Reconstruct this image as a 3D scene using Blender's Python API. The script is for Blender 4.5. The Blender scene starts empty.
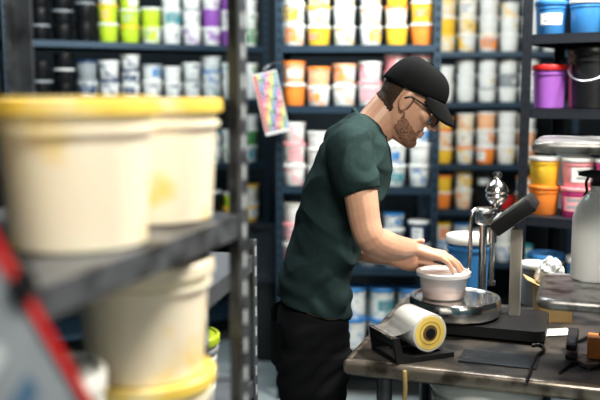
import bpy, bmesh, math, random
from mathutils import Vector, Matrix, noise
random.seed(7)
PI=math.pi
C=bpy.context.scene.collection
V=Vector
# ------------------------------------------------------------------ camera maths
FPX=833.0; CAMZ=1.6; PITCH=math.atan(105/FPX)
cp,sp=math.cos(PITCH),math.sin(PITCH)
def ray(px,py):
    xc=(px-300)/FPX; yc=(200-py)/FPX
    return V((xc, cp+yc*sp, -sp+yc*cp))
def P(px,py,Y):
    r=ray(px,py); t=Y/r.y
    return V((0,0,CAMZ))+r*t
def PZ(px,py,z):
    r=ray(px,py); t=(z-CAMZ)/r.z
    return V((0,0,CAMZ))+r*t
def PP(px,py,p0,n):
    r=ray(px,py); o=V((0,0,CAMZ)); t=(p0-o).dot(n)/r.dot(n)
    return o+r*t
# ------------------------------------------------------------------ materials
MATS={}
def mat(name,col,rough=.5,metal=0,var=.12,scale=8,bump=0,bscale=60,alpha=1,trans=0,sss=0,coat=0,spec=None):
    if name in MATS: return MATS[name]
    m=bpy.data.materials.new(name); m.use_nodes=True
    nt=m.node_tree; b=nt.nodes['Principled BSDF']
    b.inputs['Roughness'].default_value=rough; b.inputs['Metallic'].default_value=metal
    b.inputs['Transmission Weight'].default_value=trans; b.inputs['Coat Weight'].default_value=coat
    if spec is not None: b.inputs['Specular IOR Level'].default_value=spec
    if sss:
        b.inputs['Subsurface Weight'].default_value=sss; b.inputs['Subsurface Radius'].default_value=(1,.4,.25); b.inputs['Subsurface Scale'].default_value=.008
    tc=nt.nodes.new('ShaderNodeTexCoord'); nz=nt.nodes.new('ShaderNodeTexNoise')
    nz.inputs['Scale'].default_value=scale; nz.inputs['Detail'].default_value=4
    nt.links.new(tc.outputs['Object'],nz.inputs['Vector'])
    mx=nt.nodes.new('ShaderNodeMix'); mx.data_type='RGBA'
    c=V(col[:3])
    mx.inputs[6].default_value=(*(c*(1-var)),1); mx.inputs[7].default_value=(*[min(1,x*(1+var)) for x in c],1)
    nt.links.new(nz.outputs['Fac'],mx.inputs[0]); nt.links.new(mx.outputs[2],b.inputs['Base Color'])
    if bump:
        n2=nt.nodes.new('ShaderNodeTexNoise'); n2.inputs['Scale'].default_value=bscale; n2.inputs['Detail'].default_value=3
        nt.links.new(tc.outputs['Object'],n2.inputs['Vector'])
        bp=nt.nodes.new('ShaderNodeBump'); bp.inputs['Strength'].default_value=bump; bp.inputs['Distance'].default_value=.01
        nt.links.new(n2.outputs['Fac'],bp.inputs['Height']); nt.links.new(bp.outputs['Normal'],b.inputs['Normal'])
    MATS[name]=m; return m
PAL={'white':(.74,.76,.74),'cream':(.80,.73,.58),'yellow':(.86,.56,.06),'lime':(.50,.66,.05),'orange':(.86,.29,.06),'peach':(.86,.50,.30),
 'pink':(.82,.36,.40),'magenta':(.60,.06,.25),'purple':(.27,.10,.40),'blue':(.05,.22,.50),'navy':(.02,.05,.13),'teal':(.06,.30,.34),
 'black':(.010,.011,.013),'grey':(.30,.33,.35),'red':(.50,.025,.025),'green':(.09,.28,.10)}
def stained(name,col,stain,amt=.62,scale=9,width=.1,rough=.4):
    if name in MATS: return MATS[name]
    m=mat(name,col,rough,0,.05,5); nt=m.node_tree; b=nt.nodes['Principled BSDF']
    src=b.inputs['Base Color'].links[0].from_socket
    tc=nt.nodes.new('ShaderNodeTexCoord'); n=nt.nodes.new('ShaderNodeTexNoise'); n.inputs['Scale'].default_value=scale; n.inputs['Detail'].default_value=3
    nt.links.new(tc.outputs['Object'],n.inputs['Vector'])
    r=nt.nodes.new('ShaderNodeValToRGB'); r.color_ramp.elements[0].position=amt; r.color_ramp.elements[1].position=amt+width
    nt.links.new(n.outputs['Fac'],r.inputs[0])
    mx=nt.nodes.new('ShaderNodeMix'); mx.data_type='RGBA'; nt.links.new(r.outputs[0],mx.inputs[0]); nt.links.new(src,mx.inputs[6]); mx.inputs[7].default_value=(*stain,1)
    nt.links.new(mx.outputs[2],b.inputs['Base Color']); return m
def plast(c):
    if c=='creamstain':
        m=stained('plastic_cream_stained',(.90,.82,.67),(.86,.64,.20),.56,9,.16); m.node_tree.nodes['Principled BSDF'].inputs['Subsurface Weight'].default_value=.3; m.node_tree.nodes['Principled BSDF'].inputs['Subsurface Scale'].default_value=.025
        return m
    if c=='fadedyellow': return stained('plastic_yellow_faded',(.86,.63,.13),(.86,.75,.46),.50,15,.2)
    return mat('plastic_'+c,PAL[c],.38,0,.10,9)
def tubplast(c,lab):
    # translucent pails: the ink shows through and smudges the outside
    if c in('white','cream') and lab and lab not in('white','cream','grey'):
        a=V(PAL[c]); s=V(PAL[lab])*.7+a*.3
        return stained(f'plastic_{c}_smudged_{lab}',tuple(a*.97),tuple(s),.52,24,.12)
    return plast(c)
def paper(c): return mat('paper_'+c,PAL[c],.75,0,.10,12)
# ------------------------------------------------------------------ mesh helpers
def finish(bm,smooth=True,angle=40):
    bmesh.ops.recalc_face_normals(bm,faces=bm.faces[:])
    for f in bm.faces: f.smooth=smooth
    if smooth and angle<170:
        a=math.radians(angle)
        for e in bm.edges:
            if len(e.link_faces)==2 and e.calc_face_angle(0)>a: e.smooth=False
def mesh(name,bm,mats,smooth=True,angle=40):
    finish(bm,smooth,angle)
    me=bpy.data.meshes.new(name); bm.to_mesh(me); bm.free()
    for m in (mats if isinstance(mats,(list,tuple)) else [mats]): me.materials.append(m)
    return me
def link(name,me,parent=None,loc=None):
    o=bpy.data.objects.new(name,me); C.objects.link(o)
    if parent: o.parent=parent
    if loc is not None: o.location=loc
    return o
def part(name,bm,mats,parent=None,smooth=True,angle=40):
    return link(name,mesh(name,bm,mats,smooth,angle),parent)
def tag(o,label,cat,group=None):
    o['label']=label; o['category']=cat
    if group: o['group']=group
    return o
def thing(name,label,cat,loc=(0,0,0),rz=0,group=None):
    o=bpy.data.objects.new(name,None); C.objects.link(o); o.location=loc; o.rotation_euler=(0,0,rz); o.empty_display_size=.1
    return tag(o,label,cat,group)
def struct(name,bm,m):
    o=part(name,bm,m,None,False); o['kind']='structure'; return o
def nb(): return bmesh.new()
CUBE_F=[(0,3,2,1),(4,5,6,7),(0,1,5,4),(1,2,6,5),(2,3,7,6),(3,0,4,7)]
def box(bm,lo,hi,M=None,mi=0,bev=0,segs=2):
    lo,hi=V(lo),V(hi)
    vs=[bm.verts.new(p) for p in ((lo.x,lo.y,lo.z),(hi.x,lo.y,lo.z),(hi.x,hi.y,lo.z),(lo.x,hi.y,lo.z),(lo.x,lo.y,hi.z),(hi.x,lo.y,hi.z),(hi.x,hi.y,hi.z),(lo.x,hi.y,hi.z))]
    for f in CUBE_F: bm.faces.new([vs[i] for i in f]).material_index=mi
    if bev:
        es=list(set(e for v in vs for e in v.link_edges))
        rr=bmesh.ops.bevel(bm,geom=es,offset=bev,segments=segs,affect='EDGES',profile=.5)
        vs=list(set(list(rr['verts'])+[v for v in vs if v.is_valid]))
        for f in rr['faces']: f.material_index=mi
    if M is not None:
        for v in vs: v.co=M@v.co
def lathe(bm,prof,seg=28,M=None,mi=0,a0=0,a1=2*PI):
    full=abs(a1-a0-2*PI)<1e-6; n=seg if full else seg+1
    rings=[]
    for r,z in prof:
        if r<1e-6: rings.append([bm.verts.new((0,0,z))])
        else: rings.append([bm.verts.new((r*math.cos(a0+(a1-a0)*i/seg),r*math.sin(a0+(a1-a0)*i/seg),z)) for i in range(n)])
    for A,B in zip(rings,rings[1:]):
        for i in range(seg):
            j=(i+1)%n
            if len(A)==1 and len(B)==1: continue
            if len(A)==1: f=[A[0],B[i],B[j]]
            elif len(B)==1: f=[A[i],A[j],B[0]]
            else: f=[A[i],A[j],B[j],B[i]]
            bm.faces.new(f).material_index=mi
    if M is not None:
        for R in rings:
            for v in R: v.co=M@v.co
def frame_to(d):
    return V((0,0,1)).rotation_difference(d.normalized()).to_matrix().to_4x4()
def cyl(bm,a,b,r0,r1=None,seg=20,mi=0):
    a,b=V(a),V(b); r1=r0 if r1 is None else r1; L=(b-a).length
    lathe(bm,[(0,0),(r0,0),(r1,L),(0,L)],seg,Matrix.Translation(a)@frame_to(b-a),mi)
def ell(bm,c,s,M=None,seg=20,mi=0):
    r=bmesh.ops.create_uvsphere(bm,u_segments=seg,v_segments=max(8,seg//2),radius=1)
    for v in r['verts']:
        v.co=V((v.co.x*s[0],v.co.y*s[1],v.co.z*s[2]))+V(c)
        if M is not None: v.co=M@v.co
    for f in set(f for v in r['verts'] for f in v.link_faces): f.material_index=mi
def tube(bm,pts,rad,seg=14,M=None,mi=0,closed=False,round_ends=True):
    pts=[V(p) for p in pts]
    if not isinstance(rad,(list,tuple)): rad=[rad]*len(pts)
    n=len(pts); rings=[]; up=None
    for i,p in enumerate(pts):
        if closed: t=pts[(i+1)%n]-pts[i-1]
        else: t=pts[min(i+1,n-1)]-pts[max(i-1,0)]
        t.normalize()
        if up is None:
            up=V((0,0,1)) if abs(t.z)<.9 else V((1,0,0))
        up=(up-t*up.dot(t)).normalized(); w=t.cross(up)
        rings.append([bm.verts.new(p+(up*math.cos(2*PI*k/seg)+w*math.sin(2*PI*k/seg))*rad[i]) for k in range(seg)])
    prs=list(zip(rings,rings[1:]))+([(rings[-1],rings[0])] if closed else [])
    for A,B in prs:
        for k in range(seg):
            bm.faces.new([A[k],A[(k+1)%seg],B[(k+1)%seg],B[k]]).material_index=mi
    vs=[v for R in rings for v in R]
    if not closed:
        for R,i,s in ((rings[0],0,-1),(rings[-1],n-1,1)):
            t=(pts[min(i+1,n-1)]-pts[max(i-1,0)]).normalized()
            if round_ends:
                prev=R
                for q in (.5,.85):
                    nr=[bm.verts.new(pts[i]+(v.co-pts[i])*math.sqrt(1-q*q)+t*s*rad[i]*q) for v in R]; vs+=nr
                    for k in range(seg): bm.faces.new([prev[k],prev[(k+1)%seg],nr[(k+1)%seg],nr[k]]).material_index=mi
                    prev=nr
                tip=bm.verts.new(pts[i]+t*s*rad[i]); vs.append(tip)
                for k in range(seg): bm.faces.new([prev[k],prev[(k+1)%seg],tip]).material_index=mi
            else: bm.faces.new(R).material_index=mi
    if M is not None:
        for v in vs: v.co=M@v.co
def loft(bm,secs,seg=32,M=None,mi=0,cap=True):
    rings=[]
    for c,A,B,n in secs:
        c,A,B=V(c),V(A),V(B); R=[]
        for k in range(seg):
            t=2*PI*k/seg; x,y=math.cos(t),math.sin(t)
            x=math.copysign(abs(x)**(2/n),x); y=math.copysign(abs(y)**(2/n),y)
            R.append(bm.verts.new(c+A*x+B*y))
        rings.append(R)
    for A,B in zip(rings,rings[1:]):
        for k in range(seg): bm.faces.new([A[k],A[(k+1)%seg],B[(k+1)%seg],B[k]]).material_index=mi
    if cap:
        for R in (rings[0],rings[-1]): bm.faces.new(R).material_index=mi
    if M is not None:
        for R in rings:
            for v in R: v.co=M@v.co
def smooth_path(pts,n=6):
    pts=[V(p) for p in pts]; out=[]
    for i in range(len(pts)-1):
        p0,p1,p2,p3=pts[max(i-1,0)],pts[i],pts[i+1],pts[min(i+2,len(pts)-1)]
        for k in range(n):
            t=k/n
            out.append(.5*((2*p1)+(p2-p0)*t+(2*p0-5*p1+4*p2-p3)*t*t+(3*p1-p0-3*p2+p3)*t**3))
    out.append(pts[-1]); return out
def rrect(w,d,r,seg=6):
    pts=[]
    for cx,cy,a in ((w-r,d-r,0),(r,d-r,PI/2),(r,r,PI),(w-r,r,1.5*PI)):
        for k in range(seg+1):
            t=a+PI/2*k/seg; pts.append((cx+r*math.cos(t),cy+r*math.sin(t)))
    return pts
def rprism(bm,w,d,z0,z1,r,M=None,mi=0,seg=6):
    pts=rrect(w,d,r,seg)
    lo=[bm.verts.new((x,y,z0)) for x,y in pts]; hi=[bm.verts.new((x,y,z1)) for x,y in pts]
    bm.faces.new(lo).material_index=mi; bm.faces.new(hi).material_index=mi
    for i in range(len(pts)):
        j=(i+1)%len(pts); bm.faces.new([lo[i],lo[j],hi[j],hi[i]]).material_index=mi
    if M is not None:
        for v in lo+hi: v.co=M@v.co
def slab(bm,prof,y0,y1):
    lo=[bm.verts.new((x,y0,z)) for x,z in prof]; hi=[bm.verts.new((x,y1,z)) for x,z in prof]
    bm.faces.new(lo); bm.faces.new(hi)
    for i in range(len(prof)): bm.faces.new([lo[i],lo[(i+1)%len(prof)],hi[(i+1)%len(prof)],hi[i]])
def remesh(bm,voxel,it=4,fac=.5):
    me=bpy.data.meshes.new('tmp'); bmesh.ops.recalc_face_normals(bm,faces=bm.faces[:]); bm.to_mesh(me); bm.free()
    o=bpy.data.objects.new('tmp',me); C.objects.link(o)
    r=o.modifiers.new('r','REMESH'); r.mode='VOXEL'; r.voxel_size=voxel; r.use_smooth_shade=True
    s=o.modifiers.new('s','SMOOTH'); s.factor=fac; s.iterations=it
    dg=bpy.context.evaluated_depsgraph_get()
    out=bpy.data.meshes.new_from_object(o.evaluated_get(dg))
    bpy.data.objects.remove(o); bpy.data.meshes.remove(me)
    for p in out.polygons: p.use_smooth=True
    return out
def displace(me,fn):
    data=[(v.co.copy(),v.normal.copy()) for v in me.vertices]
    flat=[]
    for co,n in data: flat.extend(co+n*fn(co))
    me.vertices.foreach_set('co',flat); me.update()
# ------------------------------------------------------------------ PERSON
Y0=2.45
RL=V((.03,Y0,0))
person=thing('person','man in black cap, glasses and dark green t-shirt bending over the scale','person',RL)
def ppart(name,me,mats,parent=None,angle=40):
    if not isinstance(me,bpy.types.Mesh): me=mesh(name,me,mats,True,angle)
    else:
        me.materials.clear()
        for m in (mats if isinstance(mats,(list,tuple)) else [mats]): me.materials.append(m)
    me.transform(Matrix.Translation(-RL)); me.name=name
    return link(name,me,parent or person)
m_skin=mat('skin',(.58,.345,.245),.42,0,.20,24,.07,160,sss=.12)
m_shirt=mat('heather_green_cotton',(.025,.046,.047),.95,0,.5,320,.12,400,spec=.12)
m_jean=mat('black_denim',(.009,.010,.013),.9,0,.3,200,.15,400,spec=.2)
m_capm=mat('black_cap_cotton',(.006,.007,.008),.9,0,.2,100,.15,500,spec=.15)
m_hair=mat('brown_hair',(.050,.027,.015),.65,0,.5,180,.5,300)
m_beard=stained('brown_stubble',(.41,.235,.16),(.10,.050,.029),.42,420,.14,.7)
m_blk=mat('black_plastic_matte',(.014,.015,.017),.45,0,.2,10)
HP=math.radians(36)
HM=Matrix.Translation(P(409,100.5,Y0))@Matrix.Rotation(math.radians(-9),4,'Z')@Matrix.Rotation(HP,4,'Y')@Matrix.Scale(.95,4)
HMI=HM.inverted()
def tors(lst,scale=1,ws=1):
    out=[]
    for (bx,by),(fx,fy),w in lst:
        a,c=P(bx,by,Y0),P(fx,fy,Y0); out.append(((a+c)/2,(c-a)/2*scale,V((0,w*ws,0)),2.3))
    return out
TS=[((279,294),(349,313),.153),((283,275),(350,290),.148),((290,250),(353,263),.143),((297,220),(363,230),.150),((308,180),(382,196),.166),((322,148),(390,168),.170),((341,123),(388,148),.132),((354,111),(384,137),.073)]
bm=nb()
loft(bm,tors(TS,.90,.92),32)
loft(bm,[(V((.04,Y0,.86)),V((.085,0,0)),V((0,.13,0)),2.3),(P(316,300,Y0),V((.095,0,.02)),V((0,.14,0)),2.3)],32)
for s in(-1,1):
    tube(bm,[(.045,Y0+s*.08,.88),(.04,Y0+s*.088,.7),(.05,Y0+s*.097,.5),(.035,Y0+s*.102,.3),(.02,Y0+s*.108,.1),(.04,Y0+s*.11,.055),(.13,Y0+s*.115,.045)],[.062,.058,.05,.048,.036,.032,.026],16)
tube(bm,[P(364,140,Y0),P(372,128,Y0),HM@V((-.038,0,-.062)),HM@V((-.025,0,0))],[.060,.057,.055,.054],20)
tube(bm,[P(376,136,Y0),HM@V((.0,0,-.085))],[.034,.04],16)
HS=[(-.122,.072,.0,.022),(-.114,.086,-.01,.037),(-.098,.092,-.03,.049),(-.080,.089,-.055,.058),(-.06,.090,-.07,.063),(-.035,.088,-.08,.068),(-.01,.086,-.09,.072),(.015,.084,-.095,.0735),(.035,.091,-.098,.0745),(.06,.089,-.099,.0755),(.085,.077,-.091,.069),(.105,.052,-.068,.053),(.118,.018,-.04,.028)]
loft(bm,[(((f+k)/2,0,z),V(((f-k)/2,0,0)),V((0,w,0)),2.25) for z,f,k,w in HS],36,HM)
tube(bm,[(.086,0,.026),(.096,0,.006),(.108,0,-.014),(.112,0,-.022)],[.008,.0085,.0105,.0115],12,HM)
ell(bm,(.101,0,-.027),(.014,.013,.009),HM)
for s in(-1,1):
    ell(bm,(.098,s*.011,-.027),(.011,.007,.008),HM)
    ell(bm,(-.006,s*.0765,-.002),(.019,.009,.032),HM)
    ell(bm,(-.002,s*.077,-.026),(.010,.008,.012),HM)
    tube(bm,[(.088,s*.012,.036),(.084,s*.035,.038),(.072,s*.052,.032)],[.008,.009,.008],10,HM)
    ell(bm,(.062,s*.044,-.008),(.022,.022,.018),HM)
    ell(bm,(.074,s*.031,.017),(.0145,.015,.0125),HM)
tube(bm,[(.080,-.024,-.059),(.092,-.01,-.0565),(.094,0,-.0575),(.092,.01,-.0565),(.080,.024,-.059)],[.003,.0055,.006,.0055,.003],10,HM)
tube(bm,[(.080,-.021,-.0665),(.091,-.009,-.068),(.093,0,-.068),(.091,.009,-.068),(.080,.021,-.0665)],[.003,.006,.0068,.006,.003],10,HM)
ell(bm,(.078,0,-.1),(.021,.026,.02),HM)
def arm(pts,rad): tube(bm,smooth_path(pts,4),[rad[0]]+[rad[i]+(rad[i+1]-rad[i])*k/4 for i in range(len(rad)-1) for k in range(1,5)],18)
PC=PZ(455,295,1.0); CT=V((PC.x-.035,PC.y+.005,.9927))     # container stands here on the scale pan
KZ=.86                                                    # height factor of the container
Wn=CT+V((-.108,-.038,.1575)); Wf=CT+V((-.152,.145,.096))
arm([P(352,150,2.30),P(360,190,2.25),P(365,222,2.23),P(371,239,2.225),P(383,245,2.27),P(396,248,2.33),Wn],[.050,.047,.043,.0405,.045,.038,.028])
arm([V((.16,2.61,1.43)),V((.12,2.665,1.30)),V((.075,2.68,1.17)),V((.12,2.67,1.13)),V((.19,2.64,1.105)),Wf],[.052,.048,.041,.044,.04,.027])
def hand(W,d,n,l,curl,thumb_dir,thumb_curl,spread=.06):
    d=V(d).normalized(); n=V(n); n=(n-d*n.dot(d)).normalized(); l0=d.cross(n); l=l0 if l0.dot(V(l))>0 else -l0
    loft(bm,[(W-d*.012,l*.027,n*.021,2.2),(W+d*.02,l*.031,n*.019,2.3),(W+d*.055,l*.040,n*.017,2.6),(W+d*.085,l*.041,n*.0135,2.6),(W+d*.096,l*.036,n*.009,2.5)],24)
    spec=[(.031,.088,(.043,.026,.021),.0092),(.0105,.094,(.048,.030,.022),.0094),(-.0105,.090,(.044,.028,.021),.0089),(-.030,.080,(.034,.021,.019),.0079)]
    for i,(lo,dd,segs,r) in enumerate(spec):
        p=W+l*lo+d*(dd-.012); a=0; pts=[p]; rad=[r*1.08]
        dirn=(d+l*lo*spread*18).normalized()
        pts.append(W+l*lo+d*dd); rad.append(r*1.1)
        for k,s in enumerate(segs):
            a+=math.radians(curl[i][k] if isinstance(curl[0],(list,tuple)) else curl[k])
            pts.append(pts[-1]+(dirn*math.cos(a)+n*math.sin(a))*s); rad.append(r*(1.0-.09*k)*(1 if k<2 else .9))
        tube(bm,pts,rad,12)
    td=V(thumb_dir); tdir=(d*td.x+l*td.y+n*td.z).normalized()
    p=W+d*.022+l*.022; pts=[p]; rad=[.0145]; a=0
    for k,s in enumerate((.040,.033,.024)):
        a+=math.radians(thumb_curl[k]); dd=(tdir*math.cos(a)+d*math.sin(a)).normalized()
        pts.append(pts[-1]+dd*s); rad.append((.012,.0105,.0082)[k])
    tube(bm,pts,rad,12)
hand(Wn,(.85,.20,-.24),(-.25,.05,-1),(0,1,0),((1,14,14),(4,17,14),(8,20,14),(14,24,12)),(.62,.75,.34),(0,20,18),.10)
hand(Wf,(.95,-.15,-.06),(-.18,-1,-.05),(0,0,1),((6,10,8),(8,12,10),(10,12,10),(12,14,10)),(.75,.50,.30),(0,12,15),.07)
body_me=remesh(bm,.0028,4,.5)
hv={}
for v,nr in zip(body_me.vertices,[n.vector.copy() for n in body_me.vertex_normals]):
    h=HMI@v.co
    if abs(h.x)<.13 and abs(h.y)<.1 and -.14<h.z<.14: hv[v.index]=(v.co.copy(),nr,h)
hfaces=[tuple(p.vertices) for p in body_me.polygons if p.vertices[0] in hv and all(i in hv for i in p.vertices)]
def shell(mask,off,boundary=-.0012,amp=.0012,freq=260):
    ok={i:d for i,d in hv.items() if mask(d[2])}
    fs=[f for f in hfaces if all(i in ok for i in f)]
    cnt={}
    for f in fs:
        for k in range(len(f)):
            e=frozenset((f[k],f[(k+1)%len(f)])); cnt[e]=cnt.get(e,0)+1
    bd=set(i for e,c in cnt.items() if c==1 for i in e)
    sb=bmesh.new(); vm={}
    for f in fs:
        for i in f:
            if i not in vm:
                co,nr,h=ok[i]; vm[i]=sb.verts.new(co+nr*(boundary if i in bd else off+amp*noise.noise(co*freq)))
        sb.faces.new([vm[i] for i in f])
    return sb
def m_beard_mask(h):
    y=abs(h.y); w=.004*noise.noise(h*160)
    if h.z<-.124 or h.x<.008+w: return False
    if h.x<.075:
        top=-.032-(h.x-.004)*.42+w
        if h.x<.018+w: top=.015
        return h.z<top and h.z>-.090-h.x*.45+w
    lip=(y<.024 and -.075<h.z<-.052)
    if -.050<h.z<-.041 and y<.028 and h.x<.104: return True
    if h.z<-.0495 and not lip: return y<.055
    return False
def m_hair_mask(h):
    w=.004*noise.noise(h*120)
    if h.z>.036+.2*h.x: return False
    if abs(h.x+.005)<.024 and abs(h.z+.003)<.036 and abs(h.y)>.06: return False
    if h.x>.020+w: return False
    if h.x>-.02: return h.z>.012+w
    return h.z>-.045-.25*(h.x+.09)+w
ppart('beard',shell(m_beard_mask,.0008,-.0006,.0007),m_beard,None,180); ppart('hair',shell(m_hair_mask,.0022),m_hair,None,180)
for s in(-1,1): ppart('eyebrow',shell(lambda h:.03<h.z<.043 and .012<h.y*s<.05 and h.x>.06,.0015),m_hair,None,180)
ppart('body',body_me,m_skin)
for s in(-1,1):
    b=nb(); ell(b,(.0765,s*.031,.0145),(.0125,.0125,.0115),HM,16); e=ppart('eye',b,mat('eye_white',(.8,.8,.78),.2,0,.02))
    b=nb(); ell(b,(.0868,s*.031,.011),(.003,.0055,.0055),HM,12); ppart('iris',b,mat('iris_brown',(.05,.03,.015),.15,0,.1),e)
# t-shirt
bm=nb()
loft(bm,tors(TS,1.02,1.02),40)
for s in(-1,1):
    def Q(px,py,y):
        p=P(px,py,y); return V((p.x,y if s<0 else 2*Y0-y,p.z))
    tube(bm,[Q(367,130,2.43),Q(358,136,2.37),Q(351,147,2.305)],[.045,.055,.062],18)
    tube(bm,smooth_path([Q(351,145,2.315),Q(352.5,160,2.275),Q(356.5,177,2.258),Q(360.5,192,2.25)],3) if s<0 else smooth_path([V((.16,2.59,1.44)),V((.15,2.63,1.38)),V((.135,2.66,1.31))],4),[.065,.065,.064,.062,.060,.059,.058,.057,.056,.0555] if s<0 else [.064]*9,22,round_ends=False)
shirt=remesh(bm,.0045,6,.5)
def ridge(x): return 1-abs(noise.noise(x))*2
def shirt_fold(co):
    f=noise.noise(V((co.x*7+co.z*4,co.y*6,co.z*10-co.x*7)))*.007+noise.noise(V((co.x*16,co.y*12,co.z*26+co.x*20)))*.0025
    f+=max(0,ridge(V((co.x*5+co.z*3.5,co.y*4,co.z*6-co.x*6)))-.50)*.022-.003
    low=max(0,min(1,(1.25-co.z)/.22)); f+=low*.0035*math.sin(co.z*75+co.x*50+3.5*noise.noise(co*8))
    return f
displace(shirt,shirt_fold)
sh=ppart('t_shirt',shirt,m_shirt)
bm=nb(); a,c=P(353.5,109.5,Y0),P(385,136.5,Y0); ce=(a+c)/2; A=(c-a)/2
tube(bm,[ce+A*math.cos(t)*.98+V((0,.077*math.sin(t),-.012*abs(math.sin(t)))) for t in [2*PI*k/40 for k in range(40)]],.0075,10,closed=True)
ppart('collar',bm,m_shirt,sh)
# jeans
bm=nb()
def J(z,x0,x1,w): return (V(((x0+x1)/2,Y0,z)),V(((x1-x0)/2,0,0)),V((0,w,0)),2.5)
loft(bm,[(P(315.5,304,Y0),(P(349,314,Y0)-P(281,294,Y0))/2*.97,V((0,.149,0)),2.4),J(.93,-.074,.146,.164),J(.86,-.082,.146,.170),J(.80,-.07,.142,.164)],36)
for s in(-1,1):
    loft(bm,[(V((.036,Y0+s*.090,.86)),V((.116,0,0)),V((0,.086,0)),2.2),(V((.038,Y0+s*.096,.74)),V((.100,0,0)),V((0,.080,0)),2.2),(V((.048,Y0+s*.10,.5)),V((.080,0,0)),V((0,.072,0)),2.3),(V((.035,Y0+s*.105,.3)),V((.073,0,0)),V((0,.066,0)),2.3),(V((.02,Y0+s*.11,.085)),V((.069,0,0)),V((0,.061,0)),2.3)],28)
jean=remesh(bm,.006,4,.5)
def jean_fold(co):
    f=noise.noise(V((co.x*10,co.y*9,co.z*22)))*.007
    d=max(0,1-abs(co.z-.82)/.14); f+=d*.004*math.sin(co.z*110-co.x*70+3*noise.noise(co*9)); return f
displace(jean,jean_fold)
jn=ppart('jeans',jean,m_jean)
for dy in(-.085,.085):
    bm=nb(); g={}
    for iy in range(7):
        for iz in range(7):
            y=Y0+dy+(iy-3)*.020; z=.82+iz*.022; t=(y-Y0)/.175
            g[iy,iz]=bm.verts.new((.035-.117*max(.02,(1-abs(t)**2.5))**(1/2.5)-.008,y,z))
    for iy in range(6):
        for iz in range(6): bm.faces.new([g[iy,iz],g[iy+1,iz],g[iy+1,iz+1],g[iy,iz+1]])
    ppart('back_pocket',bm,m_jean,jn)
for s in(-1,1):
    bm=nb(); y=Y0+s*.112
    loft(bm,[(V((-.075,y,.055)),V((0,.028,0)),V((0,0,.05)),2.6),(V((-.04,y,.062)),V((0,.038,0)),V((0,0,.06)),2.6),(V((.03,y,.06)),V((0,.04,0)),V((0,0,.058)),2.6),(V((.10,y+s*.004,.045)),V((0,.046,0)),V((0,0,.043)),2.6),(V((.17,y+s*.006,.036)),V((0,.043,0)),V((0,0,.033)),2.6),(V((.20,y+s*.006,.03)),V((0,.025,0)),V((0,0,.022)),2.4)],24)
    so=ppart('shoe',bm,m_blk)
    bm=nb(); loft(bm,[(V((.062,y+s*.003,.0005)),V((.145,0,0)),V((0,.046,0)),3),(V((.062,y+s*.003,.02)),V((.146,0,0)),V((0,.047,0)),3)],28); ppart('sole',bm,plast('white'),so)
# cap
bm=nb(); N=48; rows=12; rings=[]
for j in range(rows+1):
    t=j/rows; R=[]
    for k in range(N):
        ph=2*PI*k/N; cx,sy=math.cos(ph),math.sin(ph)
        zb=.031+.020*cx; rx=.101 if cx>0 else .104
        rr=max(0,math.cos(t*PI/2))**.62; zz=zb+(.127-zb)*math.sin(t*PI/2)**1.05
        R.append(bm.verts.new((-.004+rx*cx*rr-.006*t,.086*sy*rr,zz)))
        if j==rows: break
    rings.append(R)
for A,B in zip(rings,rings[1:]):
    for k in range(N):
        if len(B)==1: bm.faces.new([A[k],A[(k+1)%N],B[0]])
        else: bm.faces.new([A[k],A[(k+1)%N],B[(k+1)%N],B[k]])
for v in bm.verts: v.co=HM@v.co
cap=ppart('cap',bm,m_capm); md=cap.modifiers.new('thick','SOLIDIFY'); md.thickness=.003; md.offset=-1
bm=nb(); g={}; NS,NR=24,8
for i in range(NS+1):
    s=-1+2*i/NS; ph=s*math.radians(62); cx,sy=math.cos(ph),math.sin(ph)
    root=V((-.004+.101*cx-.003,.086*sy,.034+.020*cx))
    Lb=.074*max(0,(1-abs(s)**2.6))**.5
    for j in range(NR+1):
        q=j/NR
        g[i,j]=bm.verts.new(HM@(root+V((Lb*q*.90,sy*.006*q,-Lb*(.32*q+.20*q*q)-.024*(abs(sy)**2)*q))))
for i in range(NS):
    for j in range(NR): bm.faces.new([g[i,j],g[i+1,j],g[i+1,j+1],g[i,j+1]])
br=ppart('brim',bm,m_capm,cap); md=br.modifiers.new('thick','SOLIDIFY'); md.thickness=.004; md.offset=0
bm=nb(); ell(bm,(-.010,0,.128),(.008,.008,.004),HM,14); ppart('button',bm,m_capm,cap)
# glasses
m_frame=mat('black_frame',(.01,.01,.012),.3,0,.1)
bm=nb()
for s in(-1,1):
    pts=[]
    for k in range(28):
        t=2*PI*k/28; x,y=math.cos(t),math.sin(t)
        x=math.copysign(abs(x)**.7,x); y=math.copysign(abs(y)**.7,y)
        yy=s*.034+.027*x; pts.append((.110-.18*abs(yy)**1.6*1.0-.0,yy,.002+.0205*y))
    tube(bm,pts,.0025,8,HM,closed=True)
    tube(bm,[(.1055,s*.060,.013),(.09,s*.0695,.018),(.05,s*.0785,.018),(.0,s*.0855,.016),(-.012,s*.086,.002)],.0026,8,HM)
tube(bm,[(.110,-.008,.009),(.114,0,.012),(.110,.008,.009)],.002,8,HM)
gl=ppart('glasses',bm,m_frame)
m_lens=mat('clear_lens',(.95,.97,.98),.03,0,0,5,trans=1)
m_lens.node_tree.nodes['Principled BSDF'].inputs['IOR'].default_value=1.06
for s in(-1,1):
    bm=nb(); c=bm.verts.new(HM@V((.1095-.18*.034**1.6,s*.034,.002))); R=[]
    for k in range(28):
        t=2*PI*k/28; x,y=math.cos(t),math.sin(t)
        x=math.copysign(abs(x)**.7,x); y=math.copysign(abs(y)**.7,y)
        yy=s*.034+.026*x; R.append(bm.verts.new(HM@V((.110-.18*abs(yy)**1.6,yy,.002+.0198*y))))
    for k in range(28): bm.faces.new([c,R[k],R[(k+1)%28]])
    ppart('lens',bm,m_lens,gl)
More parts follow.
